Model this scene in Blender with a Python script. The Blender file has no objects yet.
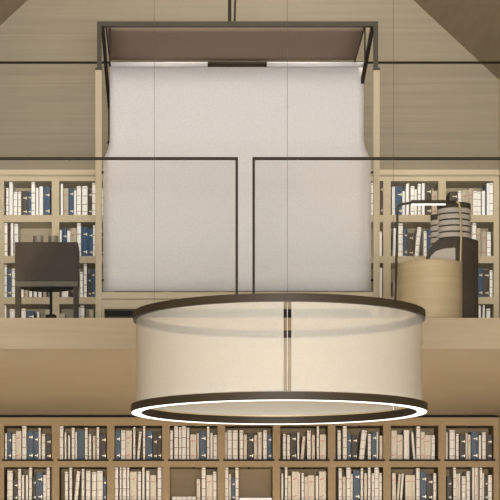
import bpy, bmesh, math, random
from mathutils import Vector, Matrix
random.seed(7)
S = bpy.context.scene
COL = S.collection
PI = math.pi

# ------------------------------------------------------------------ camera model
F, CX, CY, EYE = 2140.0, 185.0, 592.0, 1.35
def PX(px, Y): return (px - CX) * Y / F
def PZ(py, Y): return EYE + (CY - py) * Y / F

cam_d = bpy.data.cameras.new('camera')
cam = bpy.data.objects.new('camera', cam_d)
COL.objects.link(cam)
cam.location = (0, 0, EYE)
cam.rotation_euler = (PI / 2, 0, 0)
cam_d.sensor_width = 36
cam_d.lens = F / 500 * 36
cam_d.shift_x = (250 - CX) / 500
cam_d.shift_y = (CY - 250) / 500
cam_d.clip_end = 200
S.camera = cam
S.view_settings.view_transform = 'Standard'
S.view_settings.look = 'None'
S.view_settings.exposure = 0
S.view_settings.gamma = 1

# ------------------------------------------------------------------ materials
def lin(c):
    return tuple(((v / 255) / 12.92 if v / 255 <= .04045 else ((v / 255 + .055) / 1.055) ** 2.4) for v in c) + (1,)

def mat(name, col, rough=.6, metal=0, spec=.3):
    m = bpy.data.materials.new(name); m.use_nodes = True
    b = m.node_tree.nodes['Principled BSDF']
    b.inputs['Base Color'].default_value = col
    b.inputs['Roughness'].default_value = rough
    b.inputs['Metallic'].default_value = metal
    b.inputs['Specular IOR Level'].default_value = spec
    return m

def noisy(name, col, scale=(1, 1, 1), amount=.12, rough=.6, detail=6, freq=1.0, spec=.3, bump=0, metal=0, joints=None):
    """colour broken up by stretched noise; joints = (axis, pitch, width) draws thin board joints"""
    m = mat(name, col, rough, metal, spec)
    nt = m.node_tree; N = nt.nodes; L = nt.links
    b = N['Principled BSDF']
    tc = N.new('ShaderNodeTexCoord'); mp = N.new('ShaderNodeMapping')
    mp.inputs['Scale'].default_value = scale
    L.new(tc.outputs['Object'], mp.inputs['Vector'])
    n = N.new('ShaderNodeTexNoise'); n.inputs['Scale'].default_value = freq
    n.inputs['Detail'].default_value = detail; n.inputs['Roughness'].default_value = .65
    n.inputs['Distortion'].default_value = .3
    L.new(mp.outputs['Vector'], n.inputs['Vector'])
    r = N.new('ShaderNodeValToRGB')
    r.color_ramp.elements[0].position = .3; r.color_ramp.elements[1].position = .7
    r.color_ramp.elements[0].color = tuple(c * (1 - amount) for c in col[:3]) + (1,)
    r.color_ramp.elements[1].color = tuple(min(1, c * (1 + amount)) for c in col[:3]) + (1,)
    L.new(n.outputs['Fac'], r.inputs['Fac'])
    out = r.outputs['Color']
    if joints:
        axis, pitch, width = joints
        sp = N.new('ShaderNodeSeparateXYZ'); L.new(tc.outputs['Object'], sp.inputs[0])
        d = N.new('ShaderNodeMath'); d.operation = 'DIVIDE'; d.inputs[1].default_value = pitch
        L.new(sp.outputs[axis], d.inputs[0])
        fr = N.new('ShaderNodeMath'); fr.operation = 'FRACT'; L.new(d.outputs[0], fr.inputs[0])
        lt = N.new('ShaderNodeMath'); lt.operation = 'LESS_THAN'; lt.inputs[1].default_value = width / pitch
        L.new(fr.outputs[0], lt.inputs[0])
        mx = N.new('ShaderNodeMix'); mx.data_type = 'RGBA'
        L.new(lt.outputs[0], mx.inputs['Factor']); L.new(out, mx.inputs['A'])
        mx.inputs['B'].default_value = tuple(c * .82 for c in col[:3]) + (1,)
        out = mx.outputs['Result']
    L.new(out, b.inputs['Base Color'])
    if bump:
        bp = N.new('ShaderNodeBump'); bp.inputs['Strength'].default_value = bump; bp.inputs['Distance'].default_value = .002
        L.new(n.outputs['Fac'], bp.inputs['Height']); L.new(bp.outputs['Normal'], b.inputs['Normal'])
    return m

def emit(name, col, strength):
    m = bpy.data.materials.new(name); m.use_nodes = True
    nt = m.node_tree; nt.nodes.clear()
    o = nt.nodes.new('ShaderNodeOutputMaterial'); e = nt.nodes.new('ShaderNodeEmission')
    e.inputs['Color'].default_value = col; e.inputs['Strength'].default_value = strength
    nt.links.new(e.outputs[0], o.inputs[0]); return m

M = {}
M['gable'] = noisy('gable_oak', (.215, .184, .130, 1), (.22, 1, 10), .09, .6, 8, 2.2, joints=('Z', .477, .0045))
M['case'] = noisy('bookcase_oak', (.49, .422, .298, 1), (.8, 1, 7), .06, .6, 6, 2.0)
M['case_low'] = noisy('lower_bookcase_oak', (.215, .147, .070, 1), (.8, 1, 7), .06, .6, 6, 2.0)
M['slab'] = noisy('mezzanine_oak', (.262, .208, .130, 1), (.5, .5, 9), .08, .6, 8, 2.2)
M['slope'] = noisy('ceiling_oak', (.28, .23, .155, 1), (6, .35, 6), .13, .6, 8, 2.0)
M['side'] = noisy('side_wall_oak', (.45, .36, .23, 1), (1, .3, 8), .1, .6, 8, 2.0)
M['floor'] = noisy('floor_oak', (.40, .34, .26, 1), (8, .4, 1), .12, .5, 8, 2.0)
M['post'] = noisy('post_oak', (.42, .36, .252, 1), (6, 6, .6), .06, .6, 6, 2.0)
M['barrel'] = noisy('barrel_oak', (.365, .29, .175, 1), (.8, .8, 16), .10, .55, 7, 2.0)
M['walnut'] = noisy('dark_walnut', (.032, .024, .0185, 1), (1.0, 1, 18), .12, .6, 7, 2.0, spec=.12)
M['dark_wood'] = noisy('dark_recess_wood', (.05, .035, .022, 1), (1, 1, 8), .1, .6, 6, 2.0)
M['bronze'] = noisy('bronze_metal', (.021, .0155, .0088, 1), (3, 3, 3), .08, .55, 3, 3, spec=.15)
M['olive'] = noisy('olive_metal', (.050, .042, .024, 1), (4, 4, 4), .06, .5, 3, 3, spec=.3)
M['black'] = mat('black_metal', (.008, .006, .005, 1), .6, 0, .1)
M['brass'] = mat('dull_brass', (.38, .30, .15, 1), .45, .3)
M['fabric'] = noisy('white_woven_fabric', (.64, .625, .625, 1), (45, 45, 45), .08, .9, 4, 1.6, spec=.05, bump=.35)
M['taupe'] = noisy('taupe_fabric', (.28, .215, .168, 1), (50, 50, 50), .09, .9, 4, 1.6, spec=.05, bump=.3)
M['upholstery'] = noisy('light_grey_upholstery', (.38, .345, .31, 1), (60, 60, 60), .06, .9, 4, 2, spec=.05, bump=.3)
M['tin'] = noisy('grey_tin', (.17, .155, .135, 1), (40, 40, 2), .15, .5, 4, 2, metal=.3)
M['led'] = emit('led_strip', (1, .97, .91, 1), 2.2)
M['added_glow'] = emit('added_inner_glow', (1, .97, .93, 1), 3.6)  # glow of the hidden strip added to brighten the gauze
M['led_lamp'] = emit('lamp_led', (1, .97, .9, 1), 2)

def mesh_gauze():
    m = bpy.data.materials.new('woven_gauze'); m.use_nodes = True
    nt = m.node_tree; N = nt.nodes; L = nt.links; N.clear()
    o = N.new('ShaderNodeOutputMaterial')
    tr = N.new('ShaderNodeBsdfTransparent'); tr.inputs[0].default_value = (1, .97, .92, 1)
    df = N.new('ShaderNodeBsdfDiffuse'); df.inputs[0].default_value = (.44, .432, .39, 1)
    tl = N.new('ShaderNodeBsdfTranslucent'); tl.inputs[0].default_value = (.66, .65, .60, 1)
    a = N.new('ShaderNodeMixShader'); a.inputs[0].default_value = .2
    L.new(df.outputs[0], a.inputs[1]); L.new(tl.outputs[0], a.inputs[2])
    # fine thread pattern in the cloth itself
    tc = N.new('ShaderNodeTexCoord'); n = N.new('ShaderNodeTexNoise')
    n.inputs['Scale'].default_value = 300; n.inputs['Detail'].default_value = 1
    L.new(tc.outputs['Object'], n.inputs['Vector'])
    r = N.new('ShaderNodeMapRange'); r.inputs['To Min'].default_value = .49; r.inputs['To Max'].default_value = .58
    r.inputs['From Min'].default_value = .3; r.inputs['From Max'].default_value = .7
    L.new(n.outputs['Fac'], r.inputs['Value'])
    b = N.new('ShaderNodeMixShader'); L.new(r.outputs[0], b.inputs[0])
    L.new(tr.outputs[0], b.inputs[1]); L.new(a.outputs[0], b.inputs[2])
    L.new(b.outputs[0], o.inputs[0]); return m
M['gauze'] = mesh_gauze()

def glass():
    m = bpy.data.materials.new('clear_glass'); m.use_nodes = True
    nt = m.node_tree; N = nt.nodes; L = nt.links; N.clear()
    o = N.new('ShaderNodeOutputMaterial')
    tr = N.new('ShaderNodeBsdfTransparent'); tr.inputs[0].default_value = (.985, .985, .975, 1)
    g = N.new('ShaderNodeBsdfGlossy'); g.inputs['Roughness'].default_value = .02
    mx = N.new('ShaderNodeMixShader'); mx.inputs[0].default_value = .02
    L.new(tr.outputs[0], mx.inputs[1]); L.new(g.outputs[0], mx.inputs[2]); L.new(mx.outputs[0], o.inputs[0])
    return m
M['glass'] = glass()

M['bk_white'] = mat('book_white', (.90, .895, .885, 1), .7)
M['bk_plain'] = mat('book_plain_white', (.90, .90, .90, 1), .6)
M['bk_cream'] = noisy('book_cream', (.47, .41, .325, 1), (8, 8, 3), .12, .75, 3, 3)
M['bk_band'] = mat('book_brown_band', (.17, .085, .05, 1), .7)
M['bk_red'] = mat('book_red_mark', (.35, .06, .04, 1), .7)
M['bk_blue'] = noisy('book_blue', (.040, .085, .165, 1), (10, 10, 4), .15, .7, 3, 3)
M['bk_white_dim'] = mat('book_white_dim', (.55, .505, .44, 1), .7)  # white covers darkened to paint in the dimmer light downstairs
M['bk_blue_haze'] = noisy('book_blue_haze', (.066, .085, .108, 1), (10, 10, 4), .15, .7, 3, 3)  # blue covers with the grey haze of the lower level mixed into the colour
M['bk_grey'] = noisy('book_dark_grey', (.060, .050, .042, 1), (10, 10, 4), .15, .7, 3, 3)
M['bk_brown'] = mat('book_dark_brown', (.05, .025, .015, 1), .7)
M['bk_clip'] = mat('book_pale_clip', (.88, .83, .70, 1), .6)
M['bk_page'] = noisy('book_pages', (.62, .57, .47, 1), (200, 1, 1), .12, .9, 2, 2)

# ------------------------------------------------------------------ object helpers
def link(name, bm, material, parent=None, loc=None, smooth=False):
    me = bpy.data.meshes.new(name)
    bmesh.ops.recalc_face_normals(bm, faces=bm.faces)
    bm.to_mesh(me); bm.free()
    for m in (material if isinstance(material, (list, tuple)) else [material]):
        me.materials.append(m)
    if smooth:
        for p in me.polygons: p.use_smooth = True
    o = bpy.data.objects.new(name, me); COL.objects.link(o)
    if parent is not None:
        o.parent = parent
    if loc is not None: o.location = loc
    return o

def tag(o, label=None, cat=None, group=None, kind=None):
    if label: o['label'] = label
    if cat: o['category'] = cat
    if group: o['group'] = group
    if kind: o['kind'] = kind
    return o

def thing(name, label, cat, loc, group=None):
    o = bpy.data.objects.new(name, None); COL.objects.link(o)
    o.location = loc; o.empty_display_size = .1
    return tag(o, label, cat, group)

def box(x0, x1, y0, y1, z0, z1, off=(0, 0, 0), bevel=0):
    bm = bmesh.new()
    v = [bm.verts.new((x - off[0], y - off[1], z - off[2])) for z in (z0, z1) for y in (y0, y1) for x in (x0, x1)]
    for f in ((0, 1, 3, 2), (4, 6, 7, 5), (0, 4, 5, 1), (2, 3, 7, 6), (0, 2, 6, 4), (1, 5, 7, 3)):
        bm.faces.new([v[i] for i in f])
    if bevel:
        bmesh.ops.bevel(bm, geom=list(bm.edges), offset=bevel, segments=2, affect='EDGES', profile=.5)
    return bm

def tube(pts, r, n=12, off=(0, 0, 0), cap=True):
    bm = bmesh.new(); pts = [Vector(p) - Vector(off) for p in pts]
    rings = []
    for i, p in enumerate(pts):
        a = pts[max(0, i - 1)]; b = pts[min(len(pts) - 1, i + 1)]
        t = (b - a).normalized()
        u = t.cross(Vector((0, 1, 0)) if abs(t.y) < .9 else Vector((1, 0, 0))).normalized(); w = t.cross(u)
        rr = r[i] if isinstance(r, (list, tuple)) else r
        rings.append([bm.verts.new(p + u * rr * math.cos(k * 2 * PI / n) + w * rr * math.sin(k * 2 * PI / n)) for k in range(n)])
    for a, b in zip(rings, rings[1:]):
        for k in range(n): bm.faces.new((a[k], a[(k + 1) % n], b[(k + 1) % n], b[k]))
    if cap: bm.faces.new(rings[0]); bm.faces.new(list(reversed(rings[-1])))
    return bm

def bar(p, q, w, d, off=(0, 0, 0)):
    """square bar from p to q; w across, d deep"""
    bm = bmesh.new(); p = Vector(p) - Vector(off); q = Vector(q) - Vector(off)
    t = (q - p).normalized()
    u = t.cross(Vector((0, 1, 0)) if abs(t.y) < .95 else Vector((0, 0, 1))).normalized(); v = t.cross(u)
    R = [[bm.verts.new(c + u * sx * w / 2 + v * sy * d / 2) for sx, sy in ((-1, -1), (1, -1), (1, 1), (-1, 1))] for c in (p, q)]
    for k in range(4): bm.faces.new((R[0][k], R[0][(k + 1) % 4], R[1][(k + 1) % 4], R[1][k]))
    bm.faces.new(R[0]); bm.faces.new(list(reversed(R[1])))
    return bm

def lathe(profile, n=64, a0=0, a1=2 * PI, closed=True):
    """profile [(r, z)...] turned about z; closed joins last point to first"""
    bm = bmesh.new(); full = abs(a1 - a0 - 2 * PI) < 1e-6
    m = n if full else n + 1
    R = [[bm.verts.new((r * math.cos(a0 + (a1 - a0) * k / n), r * math.sin(a0 + (a1 - a0) * k / n), z)) for r, z in profile] for k in range(m)]
    np_ = len(profile)
    for k in range(n):
        A, B = R[k], R[(k + 1) % m]
        for i in range(np_ if closed else np_ - 1):
            j = (i + 1) % np_
            bm.faces.new((A[i], B[i], B[j], A[j]))
    if not full and closed:
        bm.faces.new(R[0]); bm.faces.new(list(reversed(R[-1])))
    return bm

def disc_solid(profile, n=48):
    """profile from axis top to axis bottom, r=0 at the ends"""
    bm = bmesh.new()
    top = bm.verts.new((0, 0, profile[0][1])); bot = bm.verts.new((0, 0, profile[-1][1]))
    R = [[bm.verts.new((r * math.cos(2 * PI * k / n), r * math.sin(2 * PI * k / n), z)) for r, z in profile[1:-1]] for k in range(n)]
    for k in range(n):
        A, B = R[k], R[(k + 1) % n]
        bm.faces.new((top, A[0], B[0])); bm.faces.new((bot, B[-1], A[-1]))
        for i in range(len(A) - 1): bm.faces.new((A[i], A[i + 1], B[i + 1], B[i]))
    return bm

def lattice(xs, zs, solid, y0, y1, off):
    """a board of depth y0..y1 with square openings: one connected shell"""
    bm = bmesh.new(); V = {}
    def v(i, y, j):
        k = (i, y, j)
        if k not in V: V[k] = bm.verts.new((xs[i] - off[0], (y0, y1)[y] - off[1], zs[j] - off[2]))
        return V[k]
    nx, nz = len(xs) - 1, len(zs) - 1
    s = lambda i, j: 0 <= i < nx and 0 <= j < nz and solid(i, j)
    for i in range(nx):
        for j in range(nz):
            if not s(i, j): continue
            bm.faces.new((v(i, 0, j), v(i + 1, 0, j), v(i + 1, 0, j + 1), v(i, 0, j + 1)))
            bm.faces.new((v(i, 1, j), v(i, 1, j + 1), v(i + 1, 1, j + 1), v(i + 1, 1, j)))
            if not s(i - 1, j): bm.faces.new((v(i, 0, j), v(i, 0, j + 1), v(i, 1, j + 1), v(i, 1, j)))
            if not s(i + 1, j): bm.faces.new((v(i + 1, 0, j), v(i + 1, 1, j), v(i + 1, 1, j + 1), v(i + 1, 0, j + 1)))
            if not s(i, j - 1): bm.faces.new((v(i, 0, j), v(i, 1, j), v(i + 1, 1, j), v(i + 1, 0, j)))
            if not s(i, j + 1): bm.faces.new((v(i, 0, j + 1), v(i + 1, 0, j + 1), v(i + 1, 1, j + 1), v(i, 1, j + 1)))
    return bm

# ------------------------------------------------------------------ room shell
YF = 20.38                 # face of the bookcases
YB = 20.80                 # rear wall behind them
YS = 14.86                 # edge of the mezzanine
ZS, ZM = 3.038, 3.253      # underside and top of the mezzanine
XL, XR = PX(-58, 20.4), PX(499, 20.4)
XA, ZA, SL = PX(220.5, 20.4), PZ(-180, 20.4), .93
YN = -3.0                  # near end of the hall (glazed, behind the camera)
def roof(x): return ZA - SL * abs(x - XA)

def prism_xz(poly, y0, y1):
    bm = bmesh.new()
    a = [bm.verts.new((x, y0, z)) for x, z in poly]; b = [bm.verts.new((x, y1, z)) for x, z in poly]
    bm.faces.new(a); bm.faces.new(list(reversed(b)))
    n = len(poly)
    for k in range(n): bm.faces.new((a[k], a[(k + 1) % n], b[(k + 1) % n], b[k]))
    return bm
Z_CASE = PZ(170, YF)
tag(link('wall_back', prism_xz([(XL, Z_CASE + .001), (XR, Z_CASE + .001), (XR, roof(XR)), (XA, ZA), (XL, roof(XL))], 20.42, 21.0), M['gable']), kind='structure')
tag(link('wall_rear', box(XL, XR, YB, 21.0, 0, Z_CASE), M['side']), kind='structure')
tag(link('wall_left', box(XL - .2, XL, YN, 21.0, 0, roof(XL) + .3), M['side']), kind='structure')
tag(link('wall_right', box(XR, XR + .2, YN, 21.0, 0, roof(XR) + .3), M['side']), kind='structure')
tag(link('ceiling_left', prism_xz([(XL, roof(XL)), (XA, ZA), (XA, ZA + .3), (XL - .2, roof(XL) + .12)], YN, 21.0), M['slope']), kind='structure')
tag(link('ceiling_right', prism_xz([(XA, ZA), (XR, roof(XR)), (XR + .2, roof(XR) + .12), (XA, ZA + .3)], YN, 21.0), M['slope']), kind='structure')
tag(link('floor', box(XL - .2, XR + .2, YN, 21.0, -.2, 0), M['floor']), kind='structure')
tag(link('floor_mezzanine', box(XL, XR, YS, YF + .06, ZS, ZM), M['slab']), kind='structure')

# ------------------------------------------------------------------ bookcases
PITCH = 55.25
def cellx(k): return 4 + PITCH * k, 51.7 + PITCH * k
UROWS = [(181, 215), (222, 256), (263, 297), (304, 338), (345, 379)]
LROWS = [(425.5, 459.7), (467, 501)] + [(467 + 41.3 * k, 501 + 41.3 * k) for k in range(1, 6)]
def bookcase(name, label, rows, ztop, zbot, material):
    base = (0, YF, zbot)
    t = thing(name, label, 'bookcase', base)
    xs = [XL + .002]
    for k in range(-1, 9):
        a, b = cellx(k); xs += [PX(a, YF), PX(b, YF)]
    xs.append(XR - .003)
    zs = [ztop]
    for a, b in rows: zs += [PZ(a, YF), PZ(b, YF)]
    zs.append(zbot); zs.reverse()
    hole = lambda i, j: i % 2 == 1 and j % 2 == 1
    link('carcass', lattice(xs, zs, lambda i, j: not hole(i, j), YF, YF + .37, base), material, t)
    link('back_panel', box(xs[0], xs[-1], YF + .371, YF + .40, zs[0], zs[-1], base), material, t)
    return t, base
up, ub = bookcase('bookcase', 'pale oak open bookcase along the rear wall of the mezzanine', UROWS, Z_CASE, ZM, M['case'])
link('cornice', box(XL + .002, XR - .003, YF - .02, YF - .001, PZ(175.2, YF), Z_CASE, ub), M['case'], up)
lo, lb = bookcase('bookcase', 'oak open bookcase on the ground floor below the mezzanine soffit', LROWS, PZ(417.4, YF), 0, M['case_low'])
link('painted_shadow_gap', box(XL + .003, PX(497.6, YF), YF + .012, YF + .03, PZ(417.2, YF), PZ(415.1, YF), lb), M['black'], lo)  # black strip painting the shade in the gap below the soffit
for (a, b) in LROWS[:2]:
    for k in range(-1, 9):
        x0, x1 = cellx(k)
        link('shelf_lip', box(PX(x0 - 1.8, YF), PX(x1 + 1.8, YF), YF - .014, YF - .001, PZ(b + 1.3, YF), PZ(b, YF) + .003, lb), M['black'], lo)
        xm = PX((x0 + x1) / 2, YF)
        link('catch', box(xm - .011, xm + .011, YF + .003, YF + .019, PZ(a + 1.6, YF), PZ(a, YF) - .0005, lb, .002), M['black'], lo)

# ------------------------------------------------------------------ books
KIND = {
    'W': ('book', 'white book with brown bands', 'bk_white', 'band', 'bk_band'),
    'C': ('book', 'cream book with red marks', 'bk_cream', 'red', 'bk_red'),
    'S': ('book', 'plain white book', 'bk_plain', None, 'bk_page'),
    'B': ('binder', 'blue binder with pale clips', 'bk_blue', 'clip', 'bk_clip'),
    'P': ('book', 'plain blue book', 'bk_blue', None, 'bk_page'),
    'G': ('binder', 'dark grey binder with pale clips', 'bk_grey', 'clip', 'bk_clip'),
    'D': ('book', 'dark brown book', 'bk_brown', None, 'bk_page'),
}
def book_mesh(kind, w, h, d, side, low=False):
    """book standing on its tail: spine towards -Y, rounded, its bands or clips set into the spine faces; paper block sunk between the boards"""
    _, _, cov, deco, dm = KIND[kind]
    bulge = min(.006, w * .16)
    ux = [0, .12, .3, .5, .72, .88, 1]
    if deco == 'band':
        uz = [0, .13, .145, .36, .378, .655, .673, .93, .945, 1]
        mark = lambda i, j: j in (1, 3, 5, 7)
    elif deco == 'red':
        uz = [0, .14, .165, .19, .73, .755, .78, 1]
        mark = lambda i, j: (j in (1, 4) and i in (1, 2)) or (j in (2, 5) and i in (3,))
    elif deco == 'clip':
        ux = [0, .12, .36, .55, .78, .93, 1]
        c = random.choice((.70, .74, .78))
        uz = [0, .10, .137, .167, .20, c - .035, c - .003, c + .027, c + .06, 1]
        mark = lambda i, j: (j in (2, 6) and i in (2, 3)) or (j in (1, 2, 3, 5, 6, 7) and i == 4)
    else:
        uz = [0, .5, 1]; mark = lambda i, j: False
    bm = bmesh.new()
    def X(u): return (u - 1) * w if side > 0 else (u * w if side < 0 else (u - .5) * w)
    g = [[bm.verts.new((X(u), -bulge * (1 - (2 * u - 1) ** 2), z * h)) for z in uz] for u in ux]
    nb = [[bm.verts.new((X(u), d, z * h)) for z in uz] for u in (0, 1)]
    for i in range(len(ux) - 1):
        for j in range(len(uz) - 1):
            f = bm.faces.new((g[i][j], g[i + 1][j], g[i + 1][j + 1], g[i][j + 1]))
            if mark(i, j): f.material_index = 2
    band = deco == 'band'
    for j in range(len(uz) - 1):
        f1 = bm.faces.new((nb[0][j], g[0][j], g[0][j + 1], nb[0][j + 1]))
        f2 = bm.faces.new((g[-1][j], nb[1][j], nb[1][j + 1], g[-1][j + 1]))
    fb = bm.faces.new([nb[0][j] for j in range(len(uz))] + [nb[1][j] for j in reversed(range(len(uz)))])
    tops = []
    for j in (0, len(uz) - 1):
        tops.append(bm.faces.new([nb[0][j]] + [g[i][j] for i in range(len(ux))] + [nb[1][j]]))
    bmesh.ops.recalc_face_normals(bm, faces=bm.faces)
    th = min(.0025, w * .12)
    r = bmesh.ops.inset_individual(bm, faces=tops + [fb], thickness=th, depth=-.002)
    for f in tops + [fb]: f.material_index = 1
    if low: cov = {'bk_blue': 'bk_blue_haze', 'bk_white': 'bk_white_dim', 'bk_plain': 'bk_white_dim'}.get(cov, cov)  # lower level takes the dimmed and hazed copies of the cover colours
    return bm, [M[cov], M['bk_page'], M[dm]]

ORD = ['first', 'second', 'third', 'fourth', 'fifth', 'sixth', 'seventh', 'eighth', 'ninth', 'tenth', 'eleventh', 'twelfth']
YBK = YF + .022
def shelf_books(where, group, cell, origin, sc, bottom_px, items, ords=True, look_extra=''):
    """items: (kind, x0, x1, top[, lean]) in the crop's own units"""
    ox, oy = origin; zb = PZ(bottom_px, YF) + .0008
    x_lo, x_hi = PX(cell[0], YF) + .002, PX(cell[1], YF) - .002
    ztop = PZ(cell[2], YF) - .004
    n = len(items)
    for q, it in enumerate(items):
        kind, a, b, t = it[:4]; lean = it[4] if len(it) > 4 else 0
        xa, xb = max(x_lo, PX(ox + a / sc, YBK)), min(x_hi, PX(ox + b / sc, YBK))
        if xb - xa < .004: continue
        z1 = min(ztop, PZ(oy + t / sc, YBK))
        h = z1 - zb; w = xb - xa
        name, look = KIND[kind][:2]
        side = 0; rot = 0; ww = w; x = (xa + xb) / 2
        if lean:
            sh = lean / sc * YBK / F
            rot = math.atan2(sh, h); side = 1 if lean > 0 else -1
            x = xb if lean > 0 else xa
            ww = w * math.cos(rot); h = (h - ww * math.sin(abs(rot))) / math.cos(rot)
            look = 'leaning ' + look
        else:
            wpx = (b - a) / sc; hpx = h * 105
            if wpx > 4.4 and kind in 'WCS': look = 'wide ' + look
            elif wpx < 2.2 and kind in 'WCS': look = 'slim ' + look
        d = random.uniform(.26, .32)
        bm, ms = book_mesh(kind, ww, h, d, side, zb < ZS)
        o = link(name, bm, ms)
        o.location = (x, YBK + random.uniform(0, .008), zb); o.rotation_euler = (0, rot, 0)
        if ords is True:
            lab = f'{look}, {ORD[q]} from left, {where}'
        else:
            lab = f'{look}, {where}'
        tag(o, lab, name, group)

L1 = [
 [('W',45,62,118),('B',66,100,110),('W',108,138,125),('C',142,190,98),('W',198,235,52),('B',240,295,100),('B',298,340,100),('S',345,362,70),('W',372,402,125),('G',405,455,130)],
 [('W',45,82,50),('S',95,110,110),('S',125,143,138),('W',158,183,70),('S',190,205,108),('P',210,268,90),('W',275,300,70),('W',310,332,125),('C',347,370,140),('W',380,403,65),('G',410,465,120)],
 [('B',45,92,95),('W',98,138,92),('C',143,195,95),('W',207,226,65),('W',240,262,105,20),('W',295,315,55),('B',322,378,95),('G',382,420,130),('G',422,458,100)],
 [('W',45,70,95),('W',83,116,55),('W',124,145,65),('W',150,188,55),('W',196,216,70),('C',225,280,130),('C',287,302,115),('B',308,365,100),('W',375,397,60),('S',405,425,115),('W',433,465,135)],
 [('C',43,62,110),('W',68,105,92),('W',113,158,92),('W',175,207,92),('C',213,240,130),('G',245,300,120),('C',305,330,135),('C',338,373,108),('W',385,418,92),('B',422,460,130)],
 [('W',62,88,125),('W',98,125,135),('G',130,180,120),('S',190,208,110),('C',218,245,145,20),('W',278,310,95),('C',320,347,135),('W',365,384,55),('C',392,447,130)],
 [('W',50,80,95),('W',98,133,52),('B',137,170,115),('G',175,225,140),('W',240,285,90,28),('W',322,347,125),('B',352,398,110),('S',400,412,108),('C',425,450,140)],
 [('C',38,88,95),('C',92,140,132),('S',152,198,90),('S',237,255,108,-20),('W',263,298,58),('C',303,338,105),('C',340,393,135),('W',398,428,138)],
 [('S',38,52,110),('W',68,115,90),('W',125,150,125),('G',158,208,125),('C',212,230,120),('C',234,255,130),('B',262,320,105),('S',330,350,135),('W',360,393,110),('G',397,445,130)],
]
L2 = [
 [('W',65,112,97),('G',118,155,170),('W',160,187,80),('S',195,215,135),('S',230,250,135),('W',258,284,65),('G',290,320,150),('B',322,380,110),('W',385,412,135),('W',416,445,65)],
 [('W',97,125,105),('W',137,160,68),('W',180,210,100,24),('W',247,270,80),('W',285,325,98),('W',338,377,108),('W',383,435,98),('B',438,465,150)],
 [('W',40,73,65),('W',87,103,62),('W',112,145,65),('W',152,172,62),('C',180,238,105),('W',247,277,103),('S',288,308,62),('W',322,352,98),('C',360,413,135),('W',425,460,65)],
 [('S',62,102,328),('S',104,150,328),('S',152,195,328),('S',197,238,328),('S',241,275,328),('C',283,315,170),('W',328,362,65),('C',370,425,135),('W',430,460,105)],
 [('W',43,75,62),('C',80,98,125),('B',102,132,155),('W',138,165,62)],
 [('S',48,65,120),('W',80,102,62),('C',108,133,142),('C',142,202,105),('S',204,215,115),('W',228,250,118),('C',255,285,150),('C',288,343,138),('S',355,378,142),('C',385,447,103)],
 [('W',60,88,75),('C',95,122,150),('W',130,167,65),('W',170,185,125),('B',190,248,95),('W',257,277,75),('C',287,312,118),('W',322,345,65),('W',355,375,118),('W',380,417,65),('W',422,445,118)],
 [('C',45,80,118),('C',85,105,125,20),('S',116,134,118,18),('C',165,222,135),('C',225,250,135),('W',262,293,75),('B',298,352,105),('G',355,408,140),('W',415,440,118)],
 [('G',45,85,150),('W',103,125,65),('C',127,145,125),('S',148,163,120),('W',178,212,145),('W',220,250,100),('S',272,288,62),('C',292,325,62),('W',338,360,65),('S',362,375,118),('G',378,408,150),('W',412,447,135)],
]
ORG = [0, 54, 110, 165, 220, 276, 332, 387, 442]
for k in range(9):
    a, b = cellx(k)
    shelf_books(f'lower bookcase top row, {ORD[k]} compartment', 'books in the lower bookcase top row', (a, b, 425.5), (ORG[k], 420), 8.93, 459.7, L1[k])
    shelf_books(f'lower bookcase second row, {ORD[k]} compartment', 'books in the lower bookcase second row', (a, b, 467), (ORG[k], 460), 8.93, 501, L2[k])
# one big white book lying flat in the fifth compartment
zb = PZ(501, YF) + .0008
x0, x1 = PX(220 + 175 / 8.93, YBK), PX(220 + 462 / 8.93, YBK)
bm, ms = book_mesh('S', .030, x1 - x0, .2, -1)
o = link('book', bm, ms); o.location = (x0, YBK, zb + .030); o.rotation_euler = (0, PI / 2, 0)
tag(o, 'plain white book lying flat, lower bookcase second row, fifth compartment', 'book', 'books in the lower bookcase second row')

R1, R2, R3, R4 = UROWS[:4]
A, Bc, H, I = cellx(0), cellx(1), cellx(7), cellx(8)
G_ = 'books in the upper bookcase'
def u(where, row, c, org, sc, items, ords=True):
    shelf_books(where, G_, (c[0], c[1], row[0]), org, sc, row[1], items, ords)
u('upper bookcase top row, first compartment', R1, A, (0, 176), 8.93, [('W',55,75,108),('S',82,112,45),('W',120,153,142),('W',160,187,142),('G',190,243,135),('B',245,276,140),('W',280,312,50),('S',320,342,105),('S',350,383,92),('B',388,445,95)])
u('upper bookcase top row, second compartment', R1, Bc, (54, 176), 8.93, [('S',60,80,70),('C',85,128,108),('B',130,173,110),('S',178,197,130),('W',203,240,90),('W',250,298,90),('G',300,337,120),('W',340,368,60),('W',420,450,110)])
u('upper bookcase second row, first compartment', R2, A, (0, 218), 8.93, [('W',36,66,38),('D',70,92,50),('S',95,118,40),('W',128,160,52)])
u('upper bookcase second row, second compartment', R2, Bc, (54, 218), 8.93, [('S',52,68,108),('B',72,113,90),('S',117,145,115),('C',148,200,90),('W',205,240,45),('B',243,300,80),('B',303,346,95),('W',348,366,65),('G',415,450,130)])
u('upper bookcase third row, first compartment', R3, A, (0, 258), 8.93, [('W',37,60,60),('B',62,100,95),('W',105,132,95),('S',172,210,200),('C',217,250,200),('S',258,285,200),('S',300,328,200),('S',342,370,200),('C',385,412,200)])
u('upper bookcase third row, second compartment', R3, Bc, (54, 258), 8.93, [('S',70,125,270),('D',130,155,290),('S',200,225,270),('W',232,257,125),('W',265,292,52),('G',300,328,140),('B',330,362,100)])
u('upper bookcase fourth row, first compartment', R4, A, (0, 285), 4.545, [('S',20,28,92),('W',45,66,110),('W',92,117,108),('B',120,155,118),('S',168,177,122),('C',205,228,113)])
u('upper bookcase fourth row, second compartment', R4, Bc, (0, 285), 4.545, [('C',270,295,130),('W',352,362,100),('W',365,383,93),('C',405,425,112)])
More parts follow.
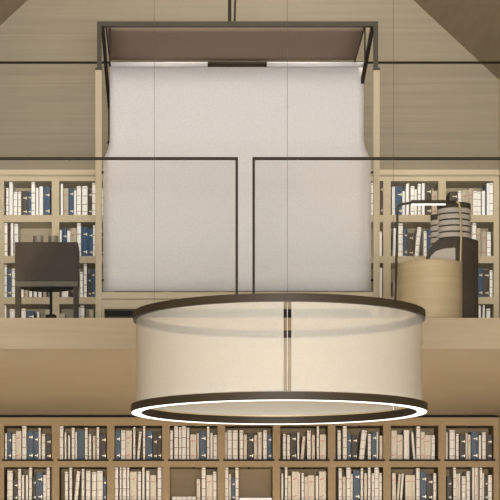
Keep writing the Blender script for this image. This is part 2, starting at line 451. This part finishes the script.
u('upper bookcase top row, right of canopy', R1, H, (365, 176), 6.41, [('S',174,192,68),('B',194,238,65),('S',240,255,97),('S',263,282,50),('W',293,318,65),('S',320,333,85),('W',340,358,50),('S',365,383,45),('G',385,425,60),('C',428,465,95)])
u('upper bookcase top row, last compartment', R1, I, (442, 176), 8.62, [('G',65,135,135),('W',140,168,128),('C',172,230,120),('C',232,268,105),('W',270,303,130),('W',305,335,135),('S',345,372,128),('P',373,385,80),('S',387,408,60),('W',410,447,58)])
u('upper bookcase second row, right of canopy', R2, H, (365, 216), 6.41, [('S',178,198,78,6),('W',215,243,46),('B',247,270,80),('G',273,310,110),('W',318,343,70,20),('W',378,396,97),('B',398,430,80)])
u('upper bookcase second row, last compartment', R2, I, (442, 216), 8.62, [('W',262,295,58),('C',298,335,105),('C',340,383,135),('W',388,422,140)])
u('upper bookcase third row, last compartment', R3, I, (442, 258), 8.62, [('B',305,350,85),('G',352,405,100),('W',412,435,105)])
u('upper bookcase fourth row, last compartment', R4, I, (460, 295), 12.5, [('S',235,262,130),('S',287,310,125),('W',335,380,170)])
# seen through the narrow gaps either side of the right-hand post
P6 = cellx(6)
u('between fabric panel and right post, upper bookcase top row', R1, P6, (365, 176), 6.41, [('W',40,52,42)], False)
u('just right of the right post, upper bookcase top row', R1, P6, (365, 176), 6.41, [('G',96,117,44)], False)
u('just right of the right post, upper bookcase second row', R2, P6, (365, 216), 6.41, [('S',95,108,100)], False)
u('just right of the right post, upper bookcase third row', R3, P6, (365, 258), 11.1, [('S',166,190,110)], False)
u('behind the lamp leg, upper bookcase third row', R3, H, (365, 258), 11.1, [('C',315,370,250)], False)

# ------------------------------------------------------------------ canopy frame between the posts
YP, YR = 17.54, 18.56
base = (PX(237, YP), YP, ZM)
cf = thing('canopy_frame', 'tall canopy frame of oak posts and dark metal in front of the bookcase', 'frame', base)
zb1, zb2 = PZ(26.1, YP), PZ(21.3, YP)
for (a, b) in ((95.3, 101.7), (373.6, 379.8)):
    link('post', box(PX(a, YP), PX(b, YP), YP, YP + .05, ZM, PZ(70, YP), base, .002), M['post'], cf)
for (a, b, c, d) in ((97, 101.6, 95.2, 102), (373.6, 378.2, 373.3, 380)):
    link('corner_upright', box(PX(a, YP), PX(b, YP), YP, YP + .04, PZ(68, YP), zb1, base), M['olive'], cf)
    link('foot_plate', box(PX(c, YP), PX(d, YP), YP - .002, YP + .052, PZ(70, YP), PZ(67.6, YP), base), M['olive'], cf)
link('top_beam', box(PX(97, YP), PX(378.2, YP), YP, YP + .045, zb1, zb2, base), M['olive'], cf)
zc1 = PZ(62.2, YR) ; zc0 = zb1 - .008
# taupe roof cloth stretched from the front beam back to the hanging rail
xa, xb = PX(106.5, YP), PX(364, YP)
bm = bmesh.new(); rows = []
for q in range(9):
    tt = q / 8; y = YP + .046 + (YR - .03 - YP - .046) * tt; z = zc0 + .012 + (zc1 - zc0 - .004) * tt - .015 * math.sin(PI * tt)
    rows.append([(xa + (xb - xa) * p / 12, y, z - .004 * math.sin(PI * p / 12)) for p in range(13)])
up_, dn = [[[bm.verts.new((x - base[0], y - base[1], z + dz - base[2])) for x, y, z in r] for r in rows] for dz in (.004, 0)]
for q in range(8):
    for p in range(12):
        bm.faces.new((up_[q][p], up_[q][p + 1], up_[q + 1][p + 1], up_[q + 1][p])); bm.faces.new((dn[q][p], dn[q + 1][p], dn[q + 1][p + 1], dn[q][p + 1]))
edge = [(q, 0) for q in range(9)] + [(8, p) for p in range(1, 13)] + [(q, 12) for q in range(7, -1, -1)] + [(0, p) for p in range(11, 0, -1)]
for (e0, e1) in zip(edge, edge[1:] + edge[:1]):
    bm.faces.new((up_[e0[0]][e0[1]], up_[e1[0]][e1[1]], dn[e1[0]][e1[1]], dn[e0[0]][e0[1]]))
link('roof_cloth', bm, M['taupe'], cf, smooth=True)['label'] = 'taupe roof cloth'
for xx, sgn in ((xa, -1), (xb, 1)):
    link('side_rail', bar((xx + sgn * .006, YP + .04, zc0 + .012), (xx + sgn * .006, YR + .02, zc1 + .01), .012, .012, base), M['bronze'], cf)
YK = 19.05
for px_ in (102.3, 373):
    x = PX(px_, YP) + .004 * (1 if px_ > 200 else -1) * -1
    link('brace', bar((x, YP + .03, PZ(28, YP)), (x, YK, PZ(106, YK)), .027, .05, base), M['bronze'], cf)
    link('rear_upright', box(x - .009, x + .009, YK - .012, YK + .012, PZ(143, YK), PZ(104, YK), base), M['bronze'], cf)
    link('upright_tip', box(x - .016, x + .012, YK - .016, YK + .016, PZ(144, YK), PZ(141.4, YK), base, .003), M['black'], cf)
for px_ in (110, 364.9):
    x = PX(px_, YP + .06)
    link('rail_bracket', box(x - .006, x + .006, YP + .055, YP + .067, PZ(65.5, YP + .06), zb1 + .01, base), M['bronze'], cf)
    link('bracket_hook', box(x - .008, x + .008, YP + .05, YP + .072, PZ(66.2, YP + .06), PZ(63.8, YP + .06), base, .002), M['black'], cf)
link('hanging_rail', tube([(PX(108.8, YR), YR, PZ(64.6, YR)), (PX(364.5, YR), YR, PZ(64.6, YR))], .018, 20, base), M['bronze'], cf, smooth=True)
link('bottom_rail', box(PX(101.8, YP), PX(373.5, YP), YP + .005, YP + .045, PZ(298.6, YP), PZ(292, YP), base), M['post'], cf)
for px_ in (102.3, 372.2):
    for py_ in (172, 280):
        bm = tube([(PX(px_, YP), YP + .002, PZ(py_, YP)), (PX(px_, YP), YP + .03, PZ(py_, YP))], .011, 12, base)
        link('panel_pin', bm, M['black'], cf)
xh = PX(229.7, YP)
link('suspension_rod', box(xh - .014, xh + .014, YP + .01, YP + .035, zb2, roof(xh), base), M['bronze'], cf)
yq = YP + .9; xq = PX(241.5, yq)
link('suspension_rod', tube([(PX(234.8, YP), YP + .022, zb2), (xq, yq, roof(xq))], .009, 10, base), M['bronze'], cf)

# white cloth over the rail, swept forward onto the lower stretch between the posts
prof = [(YR - .021, py_) for py_ in (67.3, 90, 115, 128, 136, 142, 147, 151, 155, 160, 166, 175, 200, 240, 264.6)] + [(YR - .018, 265.3)] + [(YR - .021, py_) for py_ in (266, 291.2)]
Yl = YR - .021
xl0, xr0 = PX(109.8, YR), PX(363.6, YR); xl1, xr1 = PX(103, Yl), PX(371, Yl)
db = (PX(237, Yl), Yl, PZ(291.2, Yl))
dr = thing('fabric_drape', 'large off-white woven cloth hanging from the rail inside the canopy frame', 'drape', db)
bm = bmesh.new(); NX = 40
def drape_row(Y, py, dy):
    tt = min(1, max(0, (py - 138) / 21)); tt = tt * tt
    a = xl0 + (xl1 - xl0) * tt; b = xr0 + (xr1 - xr0) * tt
    return [bm.verts.new((a + (b - a) * p / NX - db[0], Y + dy + .003 * math.sin(p * 1.7 + py * .02) * (1 if 70 < py < 150 else .15) - db[1], PZ(py, Y) - db[2])) for p in range(NX + 1)]
fr = [drape_row(Y, py, 0) for Y, py in prof]; bk = [drape_row(Y, py, .004) for Y, py in prof]
n = len(prof)
for q in range(n - 1):
    for p in range(NX):
        bm.faces.new((fr[q][p], fr[q + 1][p], fr[q + 1][p + 1], fr[q][p + 1])); bm.faces.new((bk[q][p], bk[q][p + 1], bk[q + 1][p + 1], bk[q + 1][p]))
    for p in (0, NX): bm.faces.new((fr[q][p], bk[q][p], bk[q + 1][p], fr[q + 1][p]))
for q in (0, n - 1):
    for p in range(NX): bm.faces.new((fr[q][p], fr[q][p + 1], bk[q][p + 1], bk[q][p]))
link('cloth', bm, M['fabric'], dr, smooth=True)
for a, b in ((109.8, 207.5), (266.8, 363.6)):
    bm = lathe([(.0185, 0), (.0215, 0), (.0215, PX(b, YR) - PX(a, YR)), (.0185, PX(b, YR) - PX(a, YR))], 24)
    bmesh.ops.rotate(bm, verts=bm.verts, matrix=Matrix.Rotation(PI / 2, 3, 'Y'))
    bmesh.ops.translate(bm, verts=bm.verts, vec=(PX(a, YR) - db[0], YR - db[1], PZ(64.6, YR) - db[2]))
    link('sleeve', bm, M['fabric'], dr, smooth=True)

# low cabinet with one wide dark opening under the cloth
cb = (PX(237, YP), YP, ZM)
lc = thing('low_cabinet', 'low oak cabinet with one wide dark opening under the hanging cloth', 'cabinet', cb)
xs = [PX(101.9, YP), PX(104.3, YP), PX(371.2, YP), PX(373.4, YP)]
zs = [ZM + .001, ZM + .06, PZ(308.5, YP), PZ(299.4, YP)]
link('carcass', lattice(xs, zs, lambda i, j: not (i == 1 and j == 1), YP + .012, YP + .42, cb), M['post'], lc)
link('inner_back', box(xs[0], xs[3], YP + .421, YP + .43, zs[0], zs[3], cb), M['dark_wood'], lc)
link('inner_lining', box(xs[1] + .001, xs[2] - .001, YP + .03, YP + .415, zs[2] - .012, zs[2] - .001, cb), M['dark_wood'], lc)

# ------------------------------------------------------------------ tie rod across the hall
yt = YR + .12
tag(link('tie_rod', tube([(XL, yt, PZ(62.6, yt)), (XR, yt, PZ(62.6, yt))], .0105, 12), M['bronze'], smooth=True), 'thin dark tie rod spanning the hall between the sloped ceilings', 'rod')

# ------------------------------------------------------------------ glass railings on the mezzanine edge
YG = YS + .05
def railing(label, xe, xw):
    b = ((xe + xw) / 2, YG, ZM)
    t = thing('glass_railing', label, 'railing', b, 'railings on the mezzanine edge')
    zt = PZ(157.3, YG); zr = PZ(159.9, YG); s = 1 if xw > xe else -1
    lo_, hi_ = min(xe, xw), max(xe, xw)
    link('handrail', box(lo_, hi_, YG - .012, YG + .012, zr, zt, b, .002), M['bronze'], t)
    link('post', box(*sorted((xe, xe + s * .0175)), YG - .009, YG + .009, ZM, zr - .0005, b), M['bronze'], t)
    link('glass_pane', box(*sorted((xe + s * .018, xw)), YG - .005, YG + .005, ZM + .0035, zr - .001, b), M['glass'], t)
    link('floor_channel', box(lo_, hi_, YG - .014, YG + .014, ZM, ZM + .003, b), M['slab'], t)
railing('glass railing with dark handrail, left of the central gap', PX(238, YG), XL)
railing('glass railing with dark handrail, right of the central gap', PX(252.4, YG), XR)

# ------------------------------------------------------------------ desk, swivel chair, tins
YD = 15.85
b = (PX(46, YD), YD, ZM)
dk = thing('desk', 'small dark walnut desk on metal legs near the left end of the mezzanine', 'desk', b)
x0, x1 = PX(14.8, YD), PX(77.6, YD)
link('body', box(x0, x1, YD, YD + .24, PZ(280.8, YD), PZ(242, YD), b, .003), M['walnut'], dk)
link('frame_rail', box(x0, x1, YD + .004, YD + .034, PZ(286.3, YD), PZ(281, YD), b), M['olive'], dk)
for (a, c, y) in ((15, 19, YD + .006), (73.2, 77.4, YD + .006), (15, 19, YD + .20), (73.2, 77.4, YD + .20)):
    link('leg', box(PX(a, YD), PX(c, YD), y, y + .03, ZM, PZ(286.5 if y < YD + .1 else 281, YD), b), M['bronze'], dk)
for (a, c, w) in ((33, 43.4, 'left'), (48.2, 58.4, 'right')):
    yy = YD + .14; r = (c - a) / 2 * yy / F
    h = PZ(236.3, yy) - PZ(242, YD)
    bm = disc_solid([(0, h - .006), (r - .004, h - .006), (r - .003, h), (r, h), (r, .004), (r - .002, 0), (0, 0)], 32)
    o = link('tin', bm, M['tin'], loc=(PX((a + c) / 2, yy), yy, PZ(242, YD)))
    tag(o, f'grey round tin on the dark desk, the {w} one of two', 'tin', 'tins on the desk')

YC = 16.62
b = (PX(47.5, YC), YC, ZM)
ch = thing('swivel_chair', 'dark round swivel chair pushed in behind the walnut desk', 'chair', b)
zs_ = PZ(288.6, YC) - ZM
link('seat', disc_solid([(0, zs_ + .06), (.17, zs_ + .06), (.215, zs_ + .05), (.228, zs_ + .03), (.222, zs_ + .006), (.2, zs_), (0, zs_ - .004)], 48), M['black'], ch, smooth=True)
zt_ = PZ(246, YC) - ZM
bm = lathe([(.225, zs_ + .03), (.243, zs_ + .03), (.25, zt_ - .05), (.244, zt_), (.228, zt_)], 36, -PI * .22, PI * 1.22)
link('backrest', bm, M['walnut'], ch)
xp = PX(51, YC) - b[0]
link('column', tube([(xp, 0, .06), (xp, 0, zs_)], .011, 14), M['black'], ch, smooth=True)
bm = disc_solid([(0, .252), (.03, .252), (.042, .245), (.044, .215), (0, .215)], 24); bmesh.ops.translate(bm, verts=bm.verts, vec=(xp, 0, 0))
link('collar', bm, M['black'], ch)
for k in range(5):
    a = 2 * PI * k / 5 + .3
    link('foot', bar((xp, 0, .045), (xp + .23 * math.cos(a), .23 * math.sin(a), .012), .03, .022), M['black'], ch)

# ------------------------------------------------------------------ barrel, lamp, tall armchair on the right
r = 32.2 * YD / F
zt = PZ(264, YD) - ZM
bt = thing('barrel_table', 'round pale oak drum table in front of the tall dark armchair', 'table', (PX(430, YD), YD, ZM))
link('drum', lathe([(r - .022, .0), (r, .0), (r, zt - .012), (r - .022, zt - .012)], 72), M['barrel'], bt, smooth=False)
link('rim', lathe([(r - .026, zt - .0115), (r + .002, zt - .0115), (r + .002, zt - .003), (r - .001, zt), (r - .026, zt)], 72), M['barrel'], bt)
link('top', disc_solid([(0, zt - .004), (r - .027, zt - .004), (r - .027, zt - .02), (0, zt - .02)], 64), M['barrel'], bt)

YL = 16.17
b = (PX(429, YL), YL, ZM)
lp = thing('arch_lamp', 'slim arched bronze floor lamp standing over the oak drum table', 'lamp', b)
P = lambda px_, py_: (PX(px_, YL), YL, PZ(py_, YL))
pts = [(PX(395, YL), YL, ZM + .012), P(395.4, 300), P(396.6, 250), P(397.5, 212)]
for k in range(1, 7):
    a = PI / 2 * k / 6; pts.append(P(397.5 + 5.5 * (1 - math.cos(a)), 209 - 5 * math.sin(a)))
pts += [P(411, 202.8), P(430, 202.4), P(456.2, 201.7)]
link('arch_leg', tube(pts, .0094, 10, b), M['bronze'], lp, smooth=True)
pts = [P(456.2, 201.7)]
for k in range(1, 7):
    a = PI / 2 * k / 6; pts.append(P(456.2 + 3.4 * math.sin(a), 201.7 + 4.5 * (1 - math.cos(a))))
pts += [P(460.6, 218), P(461.2, 235), P(460.6, 258), P(460, 300), (PX(460, YL), YL, ZM + .012)]
link('arch_leg', tube(pts, .0078, 10, b), M['brass'], lp, smooth=True)['label'] = 'brass right leg'
link('lamp_head', box(PX(411, YL), PX(446, YL), YL - .03, YL + .03, PZ(204, YL), PZ(200.6, YL), b, .002), M['bronze'], lp)
link('led_bar', box(PX(411.6, YL), PX(445.4, YL), YL - .014, YL + .014, PZ(204.9, YL), PZ(204.05, YL), b), M['led_lamp'], lp)
for px_ in (395, 460):
    bm = disc_solid([(0, .012), (.045, .012), (.05, .006), (.05, 0), (0, 0)], 28)
    bmesh.ops.translate(bm, verts=bm.verts, vec=(PX(px_, YL) - b[0], 0, 0))
    link('foot', bm, M['bronze'], lp)

YA = 16.52
b = (PX(453, YA), YA, ZM)
ac = thing('armchair', 'tall dark armchair with grey channel-tufted back behind the drum table', 'armchair', b)
ra = 25.2 * YA / F
H0 = lambda py_: PZ(py_, YA) - ZM
# dark tub: walls of a cylinder, lower towards the open left front
bm = bmesh.new(); N_ = 60; ring = []
for k in range(N_ + 1):
    a = math.radians(-150 + 300 * k / N_)        # open towards -X/-Y corner
    a2 = a + math.radians(55)
    c, s_ = math.cos(a2), math.sin(a2)
    x = ra * c
    top = H0(242) if x > -.02 else H0(242) - (min(1, (-x - .02) / (ra - .02))) ** 1.3 * (H0(240) - H0(256))
    ring.append([bm.verts.new((rr * c, rr * s_, z)) for rr, z in ((ra, .05), (ra, top), (ra - .035, top), (ra - .035, .05))])
for A_, B_ in zip(ring, ring[1:]):
    for i in range(4): bm.faces.new((A_[i], B_[i], B_[(i + 1) % 4], A_[(i + 1) % 4]))
bm.faces.new(ring[0]); bm.faces.new(list(reversed(ring[-1])))
link('tub_shell', bm, M['walnut'], ac)
link('plinth', disc_solid([(0, .05), (ra - .02, .05), (ra - .02, 0), (0, 0)], 40), M['black'], ac)
# dark left arm curving round a light padded cushion
def slab_y(poly, y0, y1, Y):
    bm = prism_xz([(PX(p, Y) - b[0], PZ(q, Y) - ZM) for p, q in poly], y0, y1)
    bmesh.ops.bevel(bm, geom=list(bm.edges), offset=.006, segments=2, affect='EDGES', profile=.5); return bm
link('arm', slab_y([(426.6, 300), (426.8, 258), (427.6, 254), (430, 248.5), (434, 243), (438.5, 239.6), (446, 237.8), (457.5, 237.2), (457.5, 300)], -.165, -.09, YA - .16), M['walnut'], ac)
link('cushion', slab_y([(429.5, 300), (429.8, 258), (431.5, 255), (436, 250.8), (444, 248.4), (455.6, 247.4), (455.6, 300)], -.20, -.166, YA - .2), M['upholstery'], ac)['label'] = 'light grey cushion'
link('seat_deck', disc_solid([(0, .298), (ra - .04, .298), (ra - .04, .051), (0, .051)], 40), M['walnut'], ac)
# channel-tufted tall back: stacked rolls on a dark core
rb = 16.8 * YA / F
xb_ = PX(454.6, YA) - b[0]
def back_stack(xc, yc, rad, top_py, n, pitch, a0, a1, core):
    zt = H0(top_py)
    bm = lathe([(rad - .05, H0(262)), (rad - .008, H0(262)), (rad - .008, zt - .01), (rad - .004, zt), (rad - .05, zt)], 40, a0, a1)
    bmesh.ops.translate(bm, verts=bm.verts, vec=(xc, yc, 0)); link(core, bm, M['walnut'], ac)
    bm = lathe([(rad - .02, zt - .036), (rad, zt - .036), (rad + .001, zt + .002), (rad - .05, zt + .002)], 40, a0, a1)
    bmesh.ops.translate(bm, verts=bm.verts, vec=(xc, yc, 0)); link('top_band', bm, M['walnut'], ac)
    h = pitch * YA / F
    for k in range(n):
        z1 = zt - .036 - k * h - .005; z0 = z1 - h + .012
        bm = lathe([(rad - .012, z0), (rad - .001, z0), (rad + .002, z0 + .006), (rad + .002, z1 - .006), (rad - .001, z1), (rad - .012, z1)], 40, a0, a1)
        bmesh.ops.translate(bm, verts=bm.verts, vec=(xc, yc, 0))
        link('back_roll', bm, M['upholstery'], ac)['label'] = 'light grey padded roll'
back_stack(xb_, .05, rb, 203.8, 5, 6.1, PI, 2 * PI, 'back_core')
back_stack(PX(442, YA) - b[0], .1, 10 * YA / F, 213.5, 5, 6.1, PI * .95, PI * 1.5, 'wing_core')

# ------------------------------------------------------------------ chandelier
YCH = 10.5
RB, RT, RM = .7255, .7155, .700
zc = EYE + .879
cx_ = PX(278.8, YCH)
cb = (cx_, YCH, zc)
cd = thing('drum_chandelier', 'large drum chandelier with gauze shade and glowing bottom ring hanging before the mezzanine', 'chandelier', cb)
link('bottom_ring', lathe([(RB, 0), (RB, .037), (.67, .037), (.67, 0)], 160), M['bronze'], cd)
link('led_strip', lathe([(RB - .003, -.0012), (RB - .003, -.0003), (.676, -.0003), (.676, -.0012)], 160), M['led'], cd)
link('added_glow_strip', lathe([(.676, .0371), (.694, .0371), (.694, .0376), (.676, .0376)], 160), M['added_glow'], cd)  # hidden emitter added on top of the ring to light the shade
link('inner_lip', lathe([(.670, .0371), (.674, .0371), (.674, .0415), (.670, .0415)], 160), M['brass'], cd)
zt1 = 1.3305 - .879; zt2 = 1.367 - .879
link('top_ring', lathe([(RT, zt1), (RT, zt2), (RT - .028, zt2), (RT - .028, zt1)], 160), M['bronze'], cd)
g0, g1 = [math.atan2(1, 0) * -1 + (PX(p, YCH - RM) - cx_) / RM for p in (283.6, 291.4)]
link('shade', lathe([(RM, .0425), (RM, zt1 - .001)], 200, g1, g0 + 2 * PI, closed=False), M['gauze'], cd, smooth=True)
for (px_, ang_y) in ((287.3, -1), (154.3, 1), (393.3, 1)):
    if ang_y < 0:
        yy = YCH - .655; x = PX(px_, yy)
    else:
        yy = YCH + .33; x = PX(px_, yy)
    link('hanger_rod', tube([(x - cx_, yy - YCH, .0415), (x - cx_, yy - YCH, zt2)], .0018 if ang_y < 0 else .004, 10), M['upholstery'], cd, smooth=True)
    link('suspension_cable', tube([(x - cx_, yy - YCH, zt2), (x - cx_, yy - YCH, roof(x) - zc)], .0009, 6), M['olive'], cd)

# ------------------------------------------------------------------ light
W = bpy.data.worlds.new('world'); S.world = W; W.use_nodes = True
W.node_tree.nodes['Background'].inputs[0].default_value = (1, .97, .92, 1)
W.node_tree.nodes['Background'].inputs[1].default_value = .3
def area(name, loc, rot, sx, sy, power, col=(1, 1, 1)):
    d = bpy.data.lights.new(name, 'AREA'); d.shape = 'RECTANGLE'; d.size = sx; d.size_y = sy; d.energy = power; d.color = col
    o = bpy.data.objects.new(name, d); COL.objects.link(o); o.location = loc; o.rotation_euler = rot; return o
# daylight through the glazed end of the hall behind the camera
area('daylight_through_glazed_end', (XA, YN + .1, 1.15), (PI / 2, 0, 0), 4.6, 2.1, 3450, (1, .985, .97))
def lamp(name, loc, power, r, col):
    d = bpy.data.lights.new(name, 'POINT'); d.energy = power; d.shadow_soft_size = r; d.color = col
    o = bpy.data.objects.new(name, d); COL.objects.link(o); o.location = loc
# unseen fill lights added under the mezzanine to brighten soffit and lower shelves
for x in (-1.7, .4, 2.4):
    for y in (15.3, 18.0):
        lamp('added_fill_light', (x, y, .55), 54, .2, (1, .93, .82))

# warm lamp up in the ridge washing the top of the gable
area('ridge_lamp', (XA + .3, 17.2, roof(XA + .3) - .45), (math.radians(50), 0, 0), .8, .3, 110, (1, .93, .80))
